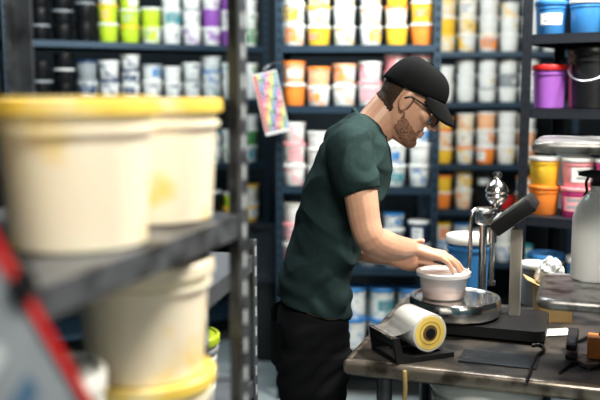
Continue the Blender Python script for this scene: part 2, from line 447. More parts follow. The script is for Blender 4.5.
# ------------------------------------------------------------------ setting
WX0,WX1,WY0,WY1,WH=-2.9,2.9,-1.2,6.5,3.1
m_floor=mat('concrete_floor',(.26,.30,.31),.55,0,.5,2.2,.15,30)
m_wall=mat('painted_wall',(.016,.026,.033),.8,0,.25,1.5,.1,40)
m_ceil=mat('ceiling_paint',(.15,.17,.18),.9,0,.1)
b=nb(); box(b,(WX0,WY0,-.1),(WX1,WY1,0)); struct('floor',b,m_floor)
b=nb(); box(b,(WX0,WY1,0),(WX1,WY1+.1,WH)); struct('wall_back',b,m_wall)
b=nb(); box(b,(WX0-.1,WY0,0),(WX0,WY1+.1,WH)); struct('wall_left',b,m_wall)
b=nb(); box(b,(WX1,WY0,0),(WX1+.1,WY1+.1,WH)); struct('wall_right',b,m_wall)
b=nb(); box(b,(WX0-.1,WY0,WH),(WX1+.1,WY1+.1,WH+.1)); struct('ceiling',b,m_ceil)
# ------------------------------------------------------------------ tubs
CACHE={}
def tub_meshes(r,h,spec,style=0):
    body,lid,lab=spec; rb=r*.86; kr,kh=round(r,4),round(h,4)
    kb=('b',kr,kh,body,lab)
    if kb not in CACHE:
        bm=nb(); lathe(bm,[(0,.003),(rb*.9,.003),(rb*.93,0),(rb,.004),(r*.945,h*.78),(r*1.0,h*.785),(r*1.0,h*.825),(r*.95,h*.835),(r*.955,h*.965),(0,h*.965)])
        CACHE[kb]=mesh('tub_body',bm,tubplast(body,lab))
    kl=('l',kr,kh,lid)
    if kl not in CACHE:
        e=.90 if lid=='fadedyellow' else .89
        bm=nb(); lathe(bm,[(r*.97,h*(e+.005)),(r*1.03,h*e),(r*1.045,h*(e+.01)),(r*1.04,h*1.0),(r*1.01,h*1.015),(r*.95,h*1.015),(r*.925,h*.992),(r*.5,h*.990),(0,h*.992)])
        CACHE[kl]=mesh('tub_lid',bm,plast(lid))
    labm=None
    if lab and style<3:
        kp=('p',kr,kh,lab,style)
        if kp not in CACHE:
            half=(1.0,.75,.55)[style]; off=(.0,.35,-.3)[style]
            bm=nb(); a0,a1=-PI/2-half+off,-PI/2+half+off
            zs=((.22,.3,.42,.54,.66,.72),(.3,.36,.46,.54,.6,.64),(.2,.32,.42,.52,.62,.74))[style]; prev=None; N=12
            for k,zz in enumerate(zs):
                rr=rb+(r*.945-rb)*(zz/.78)+.0012
                row=[bm.verts.new((rr*math.cos(a0+(a1-a0)*i/N),rr*math.sin(a0+(a1-a0)*i/N),zz*h)) for i in range(N+1)]
                if prev:
                    for i in range(N):
                        f=bm.faces.new([prev[i],prev[i+1],row[i+1],row[i]])
                        f.material_index=1 if (k in (2,4) and 2<=i<(9 if k==4 else 7)) else 0
                prev=row
            CACHE[kp]=mesh('paper_label',bm,[paper(lab),paper('grey' if lab!='grey' else 'white')])
        labm=CACHE[kp]
    return CACHE[kb],CACHE[kl],labm
def tub(loc,r,h,spec,label,rz=0,group=None,name='ink_tub',handle=False,cat='tub',style=0):
    t=thing(name,label,cat,loc,rz,group)
    bo,li,la=tub_meshes(r,h,spec,style)
    link('body',bo,t); link('lid',li,t)
    if la: link('paper_label',la,t)
    if handle:
        key=('handle',r,h)
        if key not in CACHE:
            bm=nb(); pts=[V((r*1.03*math.cos(a),-.012-.03*math.sin(a)-abs(math.sin(a))*r*.98,h*.8-math.sin(a)*h*.34)) for a in [PI*k/18 for k in range(19)]]
            tube(bm,pts,.0028,8)
            for s in(-1,1): cyl(bm,(s*r*.96,-.01,h*.8),(s*r*1.06,-.01,h*.8),.009)
            CACHE[key]=mesh('wire_handle',bm,mat('handle_wire',(.45,.46,.47),.35,.9))
        link('wire_handle',CACHE[key],t)
    return t
ORD=['first','second','third','fourth','fifth','sixth','seventh','eighth','ninth','tenth','eleventh','twelfth','thirteenth','fourteenth']
def describe(spec):
    body,lid,lab=spec
    return f'{body} tub with {lid} lid' if lid!=body else f'plain {body} tub'
def levelword(i,n):
    if n==1: return 'alone'
    if i==0: return 'bottom'
    if i==n-1: return 'topmost'
    return 'middle' if n==3 else ('lower middle' if i==1 else 'upper middle')
def SP(s):
    a=s.split('/')
    if len(a)==1: a=[a[0],a[0],'-']
    if len(a)==2: a=[a[0],a[1],a[1] if a[1]!=a[0] else '-']
    return tuple(None if x=='-' else x for x in a)
# ------------------------------------------------------------------ racks
m_steel_blue=mat('rack_steel_blue',(.026,.052,.08),.4,.4,.3,10)
m_steel_grey=stained('rack_steel_grey',(.17,.185,.21),(.06,.065,.075),.45,16,.16); m_steel_grey.node_tree.nodes['Principled BSDF'].inputs['Metallic'].default_value=.5
m_post_grey=stained('rack_post_grey',(.12,.135,.155),(.05,.055,.065),.45,16,.16); m_post_grey.node_tree.nodes['Principled BSDF'].inputs['Metallic'].default_value=.5
m_hole=mat('rack_slot_shadow',(.006,.007,.009),.9)
m_hole_l=mat('rack_slot_light',(.40,.44,.46),.8)
def post_bm(h,w=.036,hole=.05):
    bm=nb(); box(bm,(0,0,0),(w,.004,h)); box(bm,(0,.004,0),(.004,w,h))
    z=.06
    while z<h-.03:
        box(bm,(w*.33,-.0006,z),(w*.67,.0002,z+.024),None,1)
        box(bm,(-.0006,w*.33,z),(.0002,w*.67,z+.024),None,1); z+=hole
    return bm
def rack(name,label,loc,ang,width,depth,shelves,top,m,mh=None,lip=.036,pw=.036,mp=None):
    t=thing(name,label,'shelving rack',loc,ang); mh=mh or m_hole
    for x,y,sx,sy in ((0,0,1,1),(width,0,-1,1),(0,depth,1,-1),(width,depth,-1,-1)):
        bm=post_bm(top,pw)
        for v in bm.verts: v.co=V((x+v.co.x*sx,y+v.co.y*sy,v.co.z))
        part('post',bm,[mp or m,mh],t,False)
    for z in shelves:
        bm=nb(); box(bm,(.004,.004,z-.006),(width-.004,depth-.004,z))
        box(bm,(.004,.0045,z-lip),(width-.004,.008,z-.002)); box(bm,(.004,depth-.008,z-lip),(width-.004,depth-.0045,z-.002))
        box(bm,(.0045,.008,z-lip),(.008,depth-.008,z-.002)); box(bm,(width-.008,.008,z-lip),(width-.0045,depth-.008,z-.002))
        part('shelf',bm,m,t,False)
    return t
def fill(loc,ang,z,row,rackname,shelfname,r,h,x0,pitch,setback=.085,jit=.001,handle=False,pitchz=.993,vary=True,tri=0):
    R=Matrix.Rotation(ang,3,'Z'); n=0
    for k,st in enumerate(row):
        if not st: continue
        n+=1; fh=random.choice((.90,.97,1.03,1.1)) if vary else 1; fr=random.choice((.93,.97,1,1)) if vary else 1; zz=z+.0003
        if len(st)>2: fh=min(fh,1.0)
        if len(st)==2 and random.random()<tri: st=st+[random.choice(st)]; fh=.80
        back=random.choice((0,0,.012,.02)) if vary else 0
        for i,s in enumerate(st):
            body,lid,lab=SP(s)
            if vary and body in('yellow','orange','lime','purple') and random.random()<.22:
                lab=body; body='white' if body!='yellow' else 'cream'
            if vary and lid not in('white','black') and random.random()<.2: lid='white'
            spec=(body,lid,lab)
            hh=h*fh*(random.choice((1,1,.85)) if vary and i==len(st)-1 and fh>.85 else 1)
            p=R@V((x0+pitch*k+random.uniform(-jit,jit)*(1 if i==0 else .5)+(random.uniform(-.003,.003) if (vary and fr<.96) else 0),setback+back+random.uniform(0,.008),0))
            tub((loc[0]+p.x,loc[1]+p.y,zz),r*fr,hh,spec,
                f'{describe(spec)}, {ORD[n-1]} stack from left, {levelword(i,len(st))}, {shelfname} shelf, {rackname}',
                ang+random.uniform(-.9,.9),f'tubs on the {shelfname} shelf of the {rackname}',handle=handle,style=random.choice((0,1,2,3,3,3)))
            zz+=hh*pitchz
angB=math.radians(-5); Bl=P(276,200,4.25); locB=(Bl.x,Bl.y,0)
zB=[P(350,y,4.22).z for y in (45,106,187,268,352)]
wB=.825
rack('steel_rack','dark blue steel shelving rack behind the man holding yellow, orange and pink tubs',locB,angB,wB,.42,zB,2.35,m_steel_blue)
rB,hB=.0612,.109
B0,BP=.083,.1305
fill(locB,angB,zB[0],[['white/white/orange','white/white/yellow','white'],['yellow/white/orange','white/yellow','yellow/white'],['white/white/yellow','white','white/white/yellow'],['white/yellow','white/white/orange','white/yellow'],['yellow/white/orange','cream/orange/white','yellow'],['orange/white/yellow','yellow/white/orange','white/yellow']],'middle rack','top',rB,hB,B0,BP)
fill(locB,angB,zB[1],[['orange/white/yellow','peach/orange/white'],['white/white/orange','peach/orange/white'],['white/white/peach','white/peach/orange'],['white/pink','white/white/pink'],['pink/white','white/pink'],['white','pink/white']],'middle rack','second',rB,hB,B0,BP,tri=.4)
fill(locB,angB,zB[2],[['white/white/pink','white/pink','white/white/pink'],['white/white/pink','white/white/red','white'],['white/white/pink','white/white/magenta','white/pink'],[],['white/white/teal','white/white/blue','white'],['white/white/blue','white','white/grey/blue']],'middle rack','third',rB,hB,B0,BP)
fill(locB,angB,zB[3],[['white/white/pink','white/pink','white'],['white/white/pink','white'],[],['grey/white/navy','white/blue'],['white/white/blue','grey/white/blue','white/blue'],['white/white/blue','navy/white']],'middle rack','fourth',rB,hB,B0,BP)
fill(locB,angB,zB[4],[['black'],[],['white/blue','white/blue'],['white/blue','white/blue/teal'],['white/blue','white/blue']],'middle rack','fifth',.069,.165,.10,.150,.1,vary=False)
angC=math.radians(-4); Cl=P(418,200,5.25); locC=(Cl.x,Cl.y,0)
zC=[P(480,y,5.18).z for y in (51,102,165,211,264,322)]
rack('steel_rack','dark steel shelving rack in the far corner, seen between two nearer racks',locC,angC,.98,.42,zC,2.4,m_steel_blue)
rC,hC=.0612,.109
fill(locC,angC,zC[0],[['cream/yellow','yellow/white/yellow','cream/yellow'],['white/cream/yellow','cream/white/yellow','cream/white'],['white/cream/orange','white/cream','white/cream'],['white/grey/cream','white/cream','white/grey/yellow'],['grey/grey/white','white','white'],['white/grey','white']],'far corner rack','top',rC,hC,.165,.1305)
fill(locC,angC,zC[1],[['white/grey','white/white/grey'],['white/white/grey','white/grey'],['white/grey','white/white/cream'],['white','grey/grey/white'],['white/white/grey','white'],['white/grey']],'far corner rack','second',rC,hC,.165,.1305,tri=.45)
fill(locC,angC,zC[2],[['yellow/white','cream/white/orange','orange/yellow'],['white/orange/yellow','white/cream','cream/white/orange'],['orange/white','white/orange','peach/white'],['white/white/yellow','white','white'],['white/orange','peach/white','white/cream']],'far corner rack','third',rC,hC,.165,.1305)
fill(locC,angC,zC[3],[['orange/white/yellow','yellow/orange'],['cream/white/orange','white/yellow'],['black','black/black/grey'],['red/black'],['peach/orange','white/orange']],'far corner rack','fourth',rC,hC,.165,.1305)
fill(locC,angC,zC[4],[['white/blue','white/yellow/orange'],['white/white/blue','white/blue'],['blue','white'],['white/white/blue','white'],['white/teal']],'far corner rack','fifth',rC,hC,.165,.1305)
Al=V((-1.62,4.62,0)); Ar=V((-.2,5.38,0)); angA=math.atan2(Ar.y-Al.y,Ar.x-Al.x); wA=(Ar-Al).length
zA=[1.905,1.575,1.17,.78,.2]
rack('steel_rack','long dark blue steel shelving rack at far left behind the foreground tubs',(Al.x,Al.y,0),angA,wA,.42,zA,2.4,m_steel_blue)
rA,hA=.0612,.109
fill(Al,angA,zA[0],[['black','black'],['black/grey/-','black'],['black','black/grey/-'],['black','black/grey/-'],['lime/white/yellow','lime/yellow','white/lime'],['lime/yellow','lime/white/lime','lime/lime/white'],['white/lime','lime/white/yellow'],['white/white/grey','white/white/teal','white'],['white/white/purple','white/grey','white'],['purple/white/purple','purple','white/white/purple'],['purple/white/magenta','white/purple','purple'],['white/green','white/white/green','white']],'far left rack','top',rA,hA,.085,.1302,tri=.5)
fill(Al,angA,zA[1],[['black','black'],['black/grey/-','black'],['black','black/grey/-'],['white/grey/navy','grey/navy/white'],['white/navy','white/white/navy'],['white/white/navy','white/navy'],['white/navy','white/grey/blue'],['white/white/navy','white'],['white/grey/navy','white/white/navy'],['white/white/teal','white/blue'],['white/blue','white/white/teal'],['white','white/white/green']],'far left rack','second',rA,hA,.085,.1302,tri=.3)
fill(Al,angA,zA[2],[[],[],[],[],[],[],[],['teal','white/teal'],['green/white','teal/white'],['white/white/teal','white/teal'],['white/white/green','white/green'],['white/white/teal','green/lime','white']],'far left rack','third',rA,hA,.085,.1302)
fill(Al,angA,zA[3],[[],[],[],[],[],[],[],['black','black/grey/-'],['grey/black','black'],['black','black/grey/-'],['yellow','lime/yellow'],['yellow/white','white/yellow']],'far left rack','fourth',rA,hA,.085,.1302)
angD=math.radians(-33); Dl=P(519,150,3.22); locD=(Dl.x,Dl.y,0)
zD=[P(530,34,3.18).z,P(530,109,3.18).z,P(530,217,3.18).z,P(530,300,3.18).z]
rack('steel_rack','near black steel shelving rack on the right behind the workbench',locD,angD,.95,.45,zD,2.3,mat('rack_steel_black',(.025,.03,.04),.45,.4,.3,10))
RD=Matrix.Rotation(angD,3,'Z')
def Dp(x,y): q=RD@V((x,y,0)); return (locD[0]+q.x,locD[1]+q.y)
fill(locD,angD,zD[0],[['blue/blue/white','white/blue'],['blue/white','blue/blue/yellow'],['white/blue/yellow','white/yellow/blue']],'right rack','top',.062,.125,.075,.132,.1,.001,vary=False)
x,y=Dp(.08,.1); tub((x,y,zD[1]+.0003),.066,.165,('purple','red',None),'purple tub with red lid on the right rack beside the black pail',angD,None)
x,y=Dp(.24,.115); tub((x,y,zD[1]+.0003),.086,.225,('black','black',None),'black pail with wire handle on the right rack beside the purple tub',angD,None,'pail',True,'pail')
x,y=Dp(.17,.31); tub((x,y,zD[1]+.0003),.08,.24,('magenta','black',None),'tall magenta tub with black lid behind the black pail on right rack',angD,None)
fill(locD,angD,zD[2],[['orange/orange/yellow','yellow/white/lime'],['magenta/pink','pink/white'],['pink/white','magenta/white']],'right rack','third',.060,.113,.072,.127,.1,.001,vary=False)
x,y=Dp(.13,.3); tub((x,y,zD[2]+.0003),.07,.30,('grey','black',None),'tall grey tub with black lid behind the yellow tub on right rack',angD,None)
fill(locD,angD,zD[3],[['white/blue'],['blue/white'],['black']],'right rack','fourth',.07,.17,.09,.15,.1,.001,vary=False)
# trash bin with liner on the floor left of the man
bl=PZ(268,354,0)
tb=thing('trash_bin','black bin with a dark liner on the floor left of the man','bin',(bl.x,bl.y,.0005),.3)
b=nb(); lathe(b,[(0,0),(.145,0),(.15,.01),(.185,.74),(.195,.745),(.195,.77),(.18,.77),(.15,.03),(0,.03)],36); part('body',b,mat('bin_plastic',(.018,.021,.025),.4),tb)
b=nb(); N=48; prev=None
for r0,z0,amp in ((.17,.60,.004),(.178,.74,.006),(.186,.785,.012),(.199,.79,.014),(.205,.74,.016),(.209,.66,.022),(.212,.50,.034)):
    row=[b.verts.new(((r0+amp*noise.noise(V((math.cos(2*PI*k/N)*5,math.sin(2*PI*k/N)*5,z0*3))))*math.cos(2*PI*k/N),(r0+amp*noise.noise(V((math.cos(2*PI*k/N)*5,math.sin(2*PI*k/N)*5,z0*3))))*math.sin(2*PI*k/N),z0+amp*noise.noise(V((math.cos(2*PI*k/N)*7,math.sin(2*PI*k/N)*7,4))))) for k in range(N)]
    if prev:
        for k in range(N): b.faces.new([prev[k],prev[(k+1)%N],row[(k+1)%N],row[k]])
    prev=row
part('bin_liner',b,mat('bin_liner_film',(.03,.038,.045),.16,0,.3,30,.6,35),tb)
# ------------------------------------------------------------------ colour chart hanging at the rack
t=thing('color_chart','tilted sheet of bright colour swatches hanging on the middle rack post','colour chart',P(271,103,4.17),0)
M=Matrix.Rotation(math.radians(-13),4,'Y')
b=nb(); box(b,(-.062,0,-.155),(.062,.003,.155),M); part('board',b,mat('chart_card',(.52,.52,.52),.7,0,.1),t,False)
cols=['red','orange','yellow','lime','green','teal','blue','navy','purple','magenta','pink']
b=nb(); mats=[mat('swatch_'+c,tuple(x*.65+.05 for x in PAL[c]),.6) for c in cols]
for i in range(6):
    for j in range(14):
        ci=(j+i*3)%11 if i else 0
        box(b,(-.058+i*.0196,-.0012,.130-j*.0205),(-.058+i*.0196+.0165,-.0002,.130-j*.0205+.0175),M,ci)
part('swatch_grid',b,mats,t,False)
b=nb(); tube(b,[M@V((0,.001,.15)),M@V((.0,.001,.17)),V((.02,.02,.2)),V((.055,.05,.2))],.002,6); part('hook',b,mat('hook_wire',(.4,.4,.4),.3,.9),t)
# ------------------------------------------------------------------ foreground rack
E1=PZ(248,213,1.40); E0=PZ(32,292,1.40); dv=(E1-E0); dv.z=0; dv.normalize(); nv=V((dv.y,-dv.x,0))
angF=math.atan2(dv.y,dv.x)
Lf=1.2; org=E1-dv*Lf
rack('steel_rack','blurred grey slotted steel rack in the near left foreground',(org.x,org.y,0),angF,Lf,.45,[1.40,.98,.5],2.3,m_steel_grey,m_hole_l,.038,.034,m_post_grey)
def fg(s,dep):
    p=E1-dv*s-nv*dep; return p.x,p.y
FY='fadedyellow'
x,y=fg(.345,.110); tub((x,y,1.4003),.106,.194,('creamstain',FY,None),'big cream tub with yellow lid, nearest on the foreground upper shelf',angF)
x,y=fg(.105,.118); tub((x,y,1.4003),.105,.192,('creamstain',FY,None),'big cream tub with yellow lid beside the foreground rack post',angF+2)
x,y=fg(.60,.17); tub((x,y,1.4003),.098,.192,('cream',FY,None),'big cream tub with yellow lid cut off by the left picture edge',angF)
x,y=fg(.155,.118)
tub((x,y,.9803),.108,.182,('creamstain',FY,None),'cream tub with yellow lid at bottom of the lower foreground stack',angF)
tub((x,y,.9803+.182*.993),.108,.182,('creamstain','cream',None),'stained cream tub stacked on a yellow lid under the foreground upper shelf',angF-.9)
x,y=fg(.40,.15); tub((x,y,.9803),.09,.25,('white','white','grey'),'white tub with grey label low on the foreground rack at lower left',angF,None)
p0=E0+nv*.03; a=PP(-8,232,p0,nv); bb=PP(94,408,p0,nv); ax=(bb-a).normalized(); ay=nv.cross(ax).normalized()
if ay.z>0: ay=-ay
Lb=(bb-a).length+.06
t=thing('sign_board','grey printed board with red border tilted on the foreground shelf edge','sign',a,0)
M=Matrix((( ax.x,ay.x,nv.x,0),(ax.y,ay.y,nv.y,0),(ax.z,ay.z,nv.z,0),(0,0,0,1)))
b=nb(); box(b,(-.05,.011,-.003),(Lb-.011,.19,.001),M); part('panel',b,mat('sign_panel_muted',(.20,.23,.26),.6,0,.4,14),t,False)
b=nb(); box(b,(-.07,0,-.004),(Lb,.012,.004),M); box(b,(-.07,.19,-.004),(Lb,.202,.004),M); box(b,(-.07,.012,-.004),(-.058,.19,.004),M); box(b,(Lb-.012,.012,-.004),(Lb,.19,.004),M)
part('red_border',b,plast('red'),t,False)
b=nb(); box(b,(.02,.06,.001),(.05,.14,.002),M,1); box(b,(.08,.06,.001),(.10,.15,.002),M,0); box(b,(.14,.05,.001),(.17,.14,.002),M,1); part('printed_block',b,[mat('print_pale',(.42,.46,.5),.6),mat('print_blue',(.06,.12,.2),.6)],t,False)
b=nb(); box(b,(.05,-.01,-.03),(.08,.02,.008),M); part('clip',b,plast('black'),t,False)
F1=PZ(257,253,1.215); F0=PZ(205,294,1.215); d2=F1-F0; d2.z=0; d2.normalize(); n2=V((d2.y,-d2.x,0)); L2=.44
o2=F1-d2*L2; ang2=math.atan2(d2.y,d2.x)
rack('low_rack','low dark steel rack behind the foreground post, left of the man',(o2.x,o2.y,0),ang2,L2,.4,[1.215,.9,.4],1.25,mat('rack_steel_dark',(.14,.155,.175),.4,.5,.3,9),m_hole_l,.04,.03)
q=F1-d2*.2-n2*.12; tub((q.x,q.y,.9003),.075,.16,('grey','lime','white'),'grey tub with lime lid on the low rack behind the foreground post',ang2,None)
q=F1-d2*.3-n2*.27; tub((q.x,q.y,1.2153),.06,.12,('lime','yellow','white'),'lime tub with yellow lid standing on top of the low rack',ang2,None)
# ------------------------------------------------------------------ workbench
HB=.9
k0=PZ(342,360,HB); k1=PZ(600,388,HB); du=(k1-k0); du.z=0; du.normalize(); dw=V((-du.y,du.x,0)); angW=math.atan2(du.y,du.x)
bench=thing('workbench','dark topped workbench with steel edge and pipe legs in front of the man','workbench',(k0.x,k0.y,0),angW)
m_bench=stained('bench_top_worn',(.068,.061,.054),(.020,.022,.025),.43,11,.2)
m_edge=stained('bench_edge_steel',(.34,.30,.26),(.11,.095,.08),.48,16,.15); m_edge.node_tree.nodes['Principled BSDF'].inputs['Metallic'].default_value=.7; m_edge.node_tree.nodes['Principled BSDF'].inputs['Roughness'].default_value=.3
m_pipe=mat('pipe_steel',(.16,.17,.18),.4,.8,.3,12)
b=nb(); box(b,(.02,.02,HB-.03),(1.45,.75,HB),None,0,.002); part('bench_top',b,m_bench,bench)
b=nb(); box(b,(0,0,HB-.042),(1.45,.03,HB+.001),None,0,.014,5); box(b,(0,.0305,HB-.042),(.03,.75,HB+.001),None,0,.014,5); part('steel_edge',b,m_edge,bench)
for lx,ly in ((.10,.07),(1.37,.07),(.10,.68),(1.37,.68)):
    b=nb(); cyl(b,(lx,ly,0),(lx,ly,HB-.03),.021); cyl(b,(lx,ly,0),(lx,ly,.012),.045); cyl(b,(lx,ly,HB-.05),(lx,ly,HB-.03),.04); part('leg',b,m_pipe,bench)
b=nb(); box(b,(.06,.04,.46),(1.41,.71,.485)); part('lower_shelf',b,m_bench,bench,False)
def bw(u,w,z=HB): p=k0+du*u+dw*w; return V((p.x,p.y,z))
q=bw(.36,.185,.4853); tub(q,.15,.362,('white','white',None),'white pail with lid under the front edge of the workbench',.2,None,'pail',True,'pail')
# ---- scale
pc=PC
sc=thing('bench_scale','black weighing scale with round steel pan and display on a post','scale',(pc.x,pc.y,HB),angW)
m_chrome=mat('polished_steel',(.62,.63,.64),.2,1,.2,14,.05,120)
m_brush=mat('brushed_pan_steel',(.72,.72,.71),.2,1,.25,20,.05,150)
b=nb(); rprism(b,.38,.25,.010,.040,.03,Matrix.Translation((-.11,-.115,0))); part('base',b,m_blk,sc)
for sx,sy in((-.08,-.085),(.24,-.085),(-.08,.1),(.24,.1)):
    b=nb(); cyl(b,(sx,sy,0.0008),(sx,sy,.011),.017); part('foot',b,plast('black'),sc)
b=nb(); lathe(b,[(0,.044),(.118,.044),(.131,.046),(.136,.052),(.136,.091),(.132,.098),(.126,.0985),(.121,.096),(.119,.0925),(0,.0925)],56); part('pan',b,m_brush,sc)
b=nb(); cyl(b,(0,0,.039),(0,0,.0445),.06); part('pan_support',b,m_blk,sc)
Ri=Matrix.Rotation(-angW,4,'Z')
pt=Ri@(P(517,232,pc.y)-V((pc.x,pc.y,HB)))
b=nb(); box(b,(pt.x-.017,pt.y-.014,.035),(pt.x+.017,pt.y+.014,pt.z+.01),None,0,.005); part('display_post',b,mat('beige_post',(.42,.40,.36),.45,0,.15),sc)
dc=Ri@(P(515,214,pc.y)-V((pc.x,pc.y,HB)))
MD=Matrix.Translation(dc)@Matrix.Rotation(math.radians(-38),4,'Y')
b=nb(); box(b,(-.07,-.085,-.022),(.07,.085,.022),MD,0,.008); hd=part('display_head',b,m_blk,sc)
b=nb(); box(b,(-.025,-.06,.0222),(.045,.06,.0235),MD); part('screen',b,mat('lcd_screen',(.12,.15,.13),.15,0,.05),hd,False)
b=nb()
for i in range(5): box(b,(-.055,-.06+i*.026,.0222),(-.038,-.042+i*.026,.026),MD,0,.002)
part('keypad',b,plast('grey'),hd)
# ---- container on the pan
ct=thing('plastic_container','translucent white round container on the scale pan under the man\'s hands','container',CT,0)
def kz(pr): return [(r,z*KZ) for r,z in pr]
m_trl=mat('translucent_plastic',(.97,.93,.92),.18,0,.03,4,trans=.85)
b=nb(); lathe(b,kz([(0,0),(.058,0),(.062,.004),(.074,.082),(.079,.083),(.079,.088),(.073,.088),(.072,.082),(.060,.005),(0,.005)]),40); part('body',b,m_trl,ct)
b=nb(); lathe(b,kz([(.080,.080),(.0825,.081),(.0825,.093),(.079,.0955),(.072,.0955),(.070,.0905),(0,.0905)]),40); part('lid',b,mat('milky_lid',(.90,.89,.88),.22,0,.03,4,trans=.5),ct)
b=nb(); lathe(b,kz([(0,.0055),(.0585,.0055),(.0625,.028),(.03,.031),(0,.029)]),32); part('pale_ink',b,mat('pale_pink_ink',(.86,.70,.68),.35,0,.1),ct)
# ---- chrome press
pbw=P(482,280,2.66)
pm=thing('dispensing_press','chrome hand press with lever and bulb standing behind the scale','press',(pbw.x,pbw.y,HB),0)
b=nb(); lathe(b,[(0,0.0005),(.05,0.0005),(.05,.012),(.03,.02),(.02,.03),(.018,.05),(0,.05)],28); part('base',b,m_blk,pm)
zt=P(482,215,2.66).z-HB
b=nb(); cyl(b,(0,0,.04),(0,0,zt),.013); part('column',b,m_chrome,pm)
b=nb(); cyl(b,(.030,0,.10),(.030,0,zt+.01),.008); cyl(b,(.030,0,.085),(.030,0,.10),.013); cyl(b,(.030,0,zt-.09),(.030,0,zt-.05),.013); part('plunger',b,m_chrome,pm)
b=nb(); box(b,(-.024,-.022,zt-.03),(.05,.022,zt+.025),None,0,.006); cyl(b,(.0,-.03,zt),(.0,.03,zt),.011); cyl(b,(.030,-.028,zt+.005),(.030,.028,zt+.005),.008); part('head',b,m_chrome,pm)
b=nb(); lathe(b,[(0,zt+.02),(.016,zt+.022),(.017,zt+.035),(.030,zt+.048),(.036,zt+.062),(.033,zt+.070),(.037,zt+.078),(.033,zt+.09),(.025,zt+.104),(.014,zt+.112),(.011,zt+.12),(.014,zt+.126),(.012,zt+.138),(0,zt+.142)],28,Matrix.Translation((.04,0,0))); part('bulb',b,m_chrome,pm)
b=nb(); tube(b,smooth_path([(-.01,0,zt+.0),(-.03,-.012,zt+.02),(-.045,-.02,zt-.01),(-.045,-.02,zt-.12),(-.05,-.02,zt-.17)]),.0065,10); ell(b,(-.05,-.02,zt-.185),(.011,.011,.02)); part('lever',b,m_chrome,pm)
b=nb(); tube(b,smooth_path([(.03,-.01,zt),(.05,-.05,zt+.0),(.052,-.07,zt-.03)]),.008,10); part('spout',b,m_chrome,pm)
# ---- tape dispenser and roll
fA=P(430,333,2.155); fB=P(407,316,2.265); fB.z=fA.z; axr=(fB-fA).normalized(); rang=math.atan2(axr.y,axr.x)-PI/2
mid=(fA+fB)/2
dp=thing('tape_dispenser','open black dispenser bracket on the bench corner carrying a wide tape roll','tape dispenser',(mid.x,mid.y,HB),rang)
hl=(fB-fA).length/2; zr=fA.z-HB; rt=.052
b=nb(); box(b,(-.105,-hl-.004,.0008),(-.065,hl-.004,.014),None,0,.003); box(b,(.045,-hl-.004,.0008),(.075,hl-.004,.014),None,0,.003); box(b,(-.066,-hl-.004,.0008),(.046,-hl+.012,.014)); part('base_frame',b,m_blk,dp)
prof=[(-.105,.002),(.07,.002),(.07,.022),(.02,zr-.012),(.008,zr+.012),(-.012,zr+.012),(-.022,zr-.012),(-.06,.03),(-.085,.03),(-.095,zr+.0),(-.115,zr-.0)]
b=nb(); slab(b,prof,hl+.003,hl+.010); part('side_plate',b,m_blk,dp,False)
prof2=[(-.105,.002),(.07,.002),(.07,.014),(-.05,.014),(-.088,.026),(-.100,zr-.0),(-.118,zr-.0)]
b=nb(); slab(b,prof2,-hl-.011,-hl-.004); part('side_plate',b,m_blk,dp,False)
b=nb(); cyl(b,(0,-hl-.006,zr),(0,hl+.008,zr),.013); part('spindle',b,m_blk,dp)
b=nb(); box(b,(-.116,-hl-.004,zr-.022),(-.100,hl+.003,zr-.004),None,0,.002); part('cutter_arm',b,m_blk,dp)
b=nb(); box(b,(-.118,-hl-.004,zr-.004),(-.104,hl+.003,zr+.001),None,0,.001); part('cutter_bar',b,m_chrome,dp)
tr=thing('tape_roll','wide glossy white roll of tape with golden end face in the black dispenser','tape roll',(mid.x,mid.y,HB+zr),rang)
MY=Matrix.Rotation(PI/2,4,'X')
b=nb(); lathe(b,[(.021,-hl),(rt-.001,-hl),(rt,-hl+.002),(rt,hl-.002),(rt-.001,hl),(.021,hl),(.021,-hl)],40,MY); part('tape',b,mat('glossy_film_tape',(.70,.71,.70),.18,0,.08,12,coat=.5),tr)
b=nb(); lathe(b,[(.0135,-hl-.002),(.0215,-hl-.002),(.0215,hl+.002),(.0135,hl+.002),(.0135,-hl-.002)],32,MY); part('core',b,mat('cardboard_core',(.16,.10,.04),.8,0,.1),tr)
b=nb(); lathe(b,[(.022,hl),(.022,hl+.0012),(.0455,hl+.0012),(.0455,hl)],40,MY); part('end_face',b,mat('gold_tape',(.82,.62,.17),.6,0,.1),tr)
b=nb(); lathe(b,[(.030,hl+.001),(.030,hl+.0018),(.032,hl+.0018),(.032,hl+.001)],40,MY); part('winding_line',b,mat('dark_gold',(.4,.27,.07),.6),tr)
b=nb()
sp_=smooth_path([V((-.048,0,.022)),V((-.068,0,.010)),V((-.09,0,.004)),V((-.110,0,.002))],5)
prev=None
for q_ in sp_:
    row=[b.verts.new((q_.x,-hl+.004,q_.z)),b.verts.new((q_.x,hl-.004,q_.z))]
    if prev: b.faces.new([prev[0],prev[1],row[1],row[0]])
    prev=row
part('film_strip',b,mat('film_translucent',(.8,.82,.84),.15,0,.05,5,trans=.85),tr)
hk=bw(.17,-.006)
b=nb(); tube(b,[hk+V((0,-.002,-.012)),hk+V((.002,-.008,-.05)),hk+V((-.002,-.008,-.14))],.006,8); tag(part('tape_strip',b,mat('brass_tape',(.40,.30,.13),.5,.2),None),'yellow tape strip hanging off the front edge of the workbench','tape')
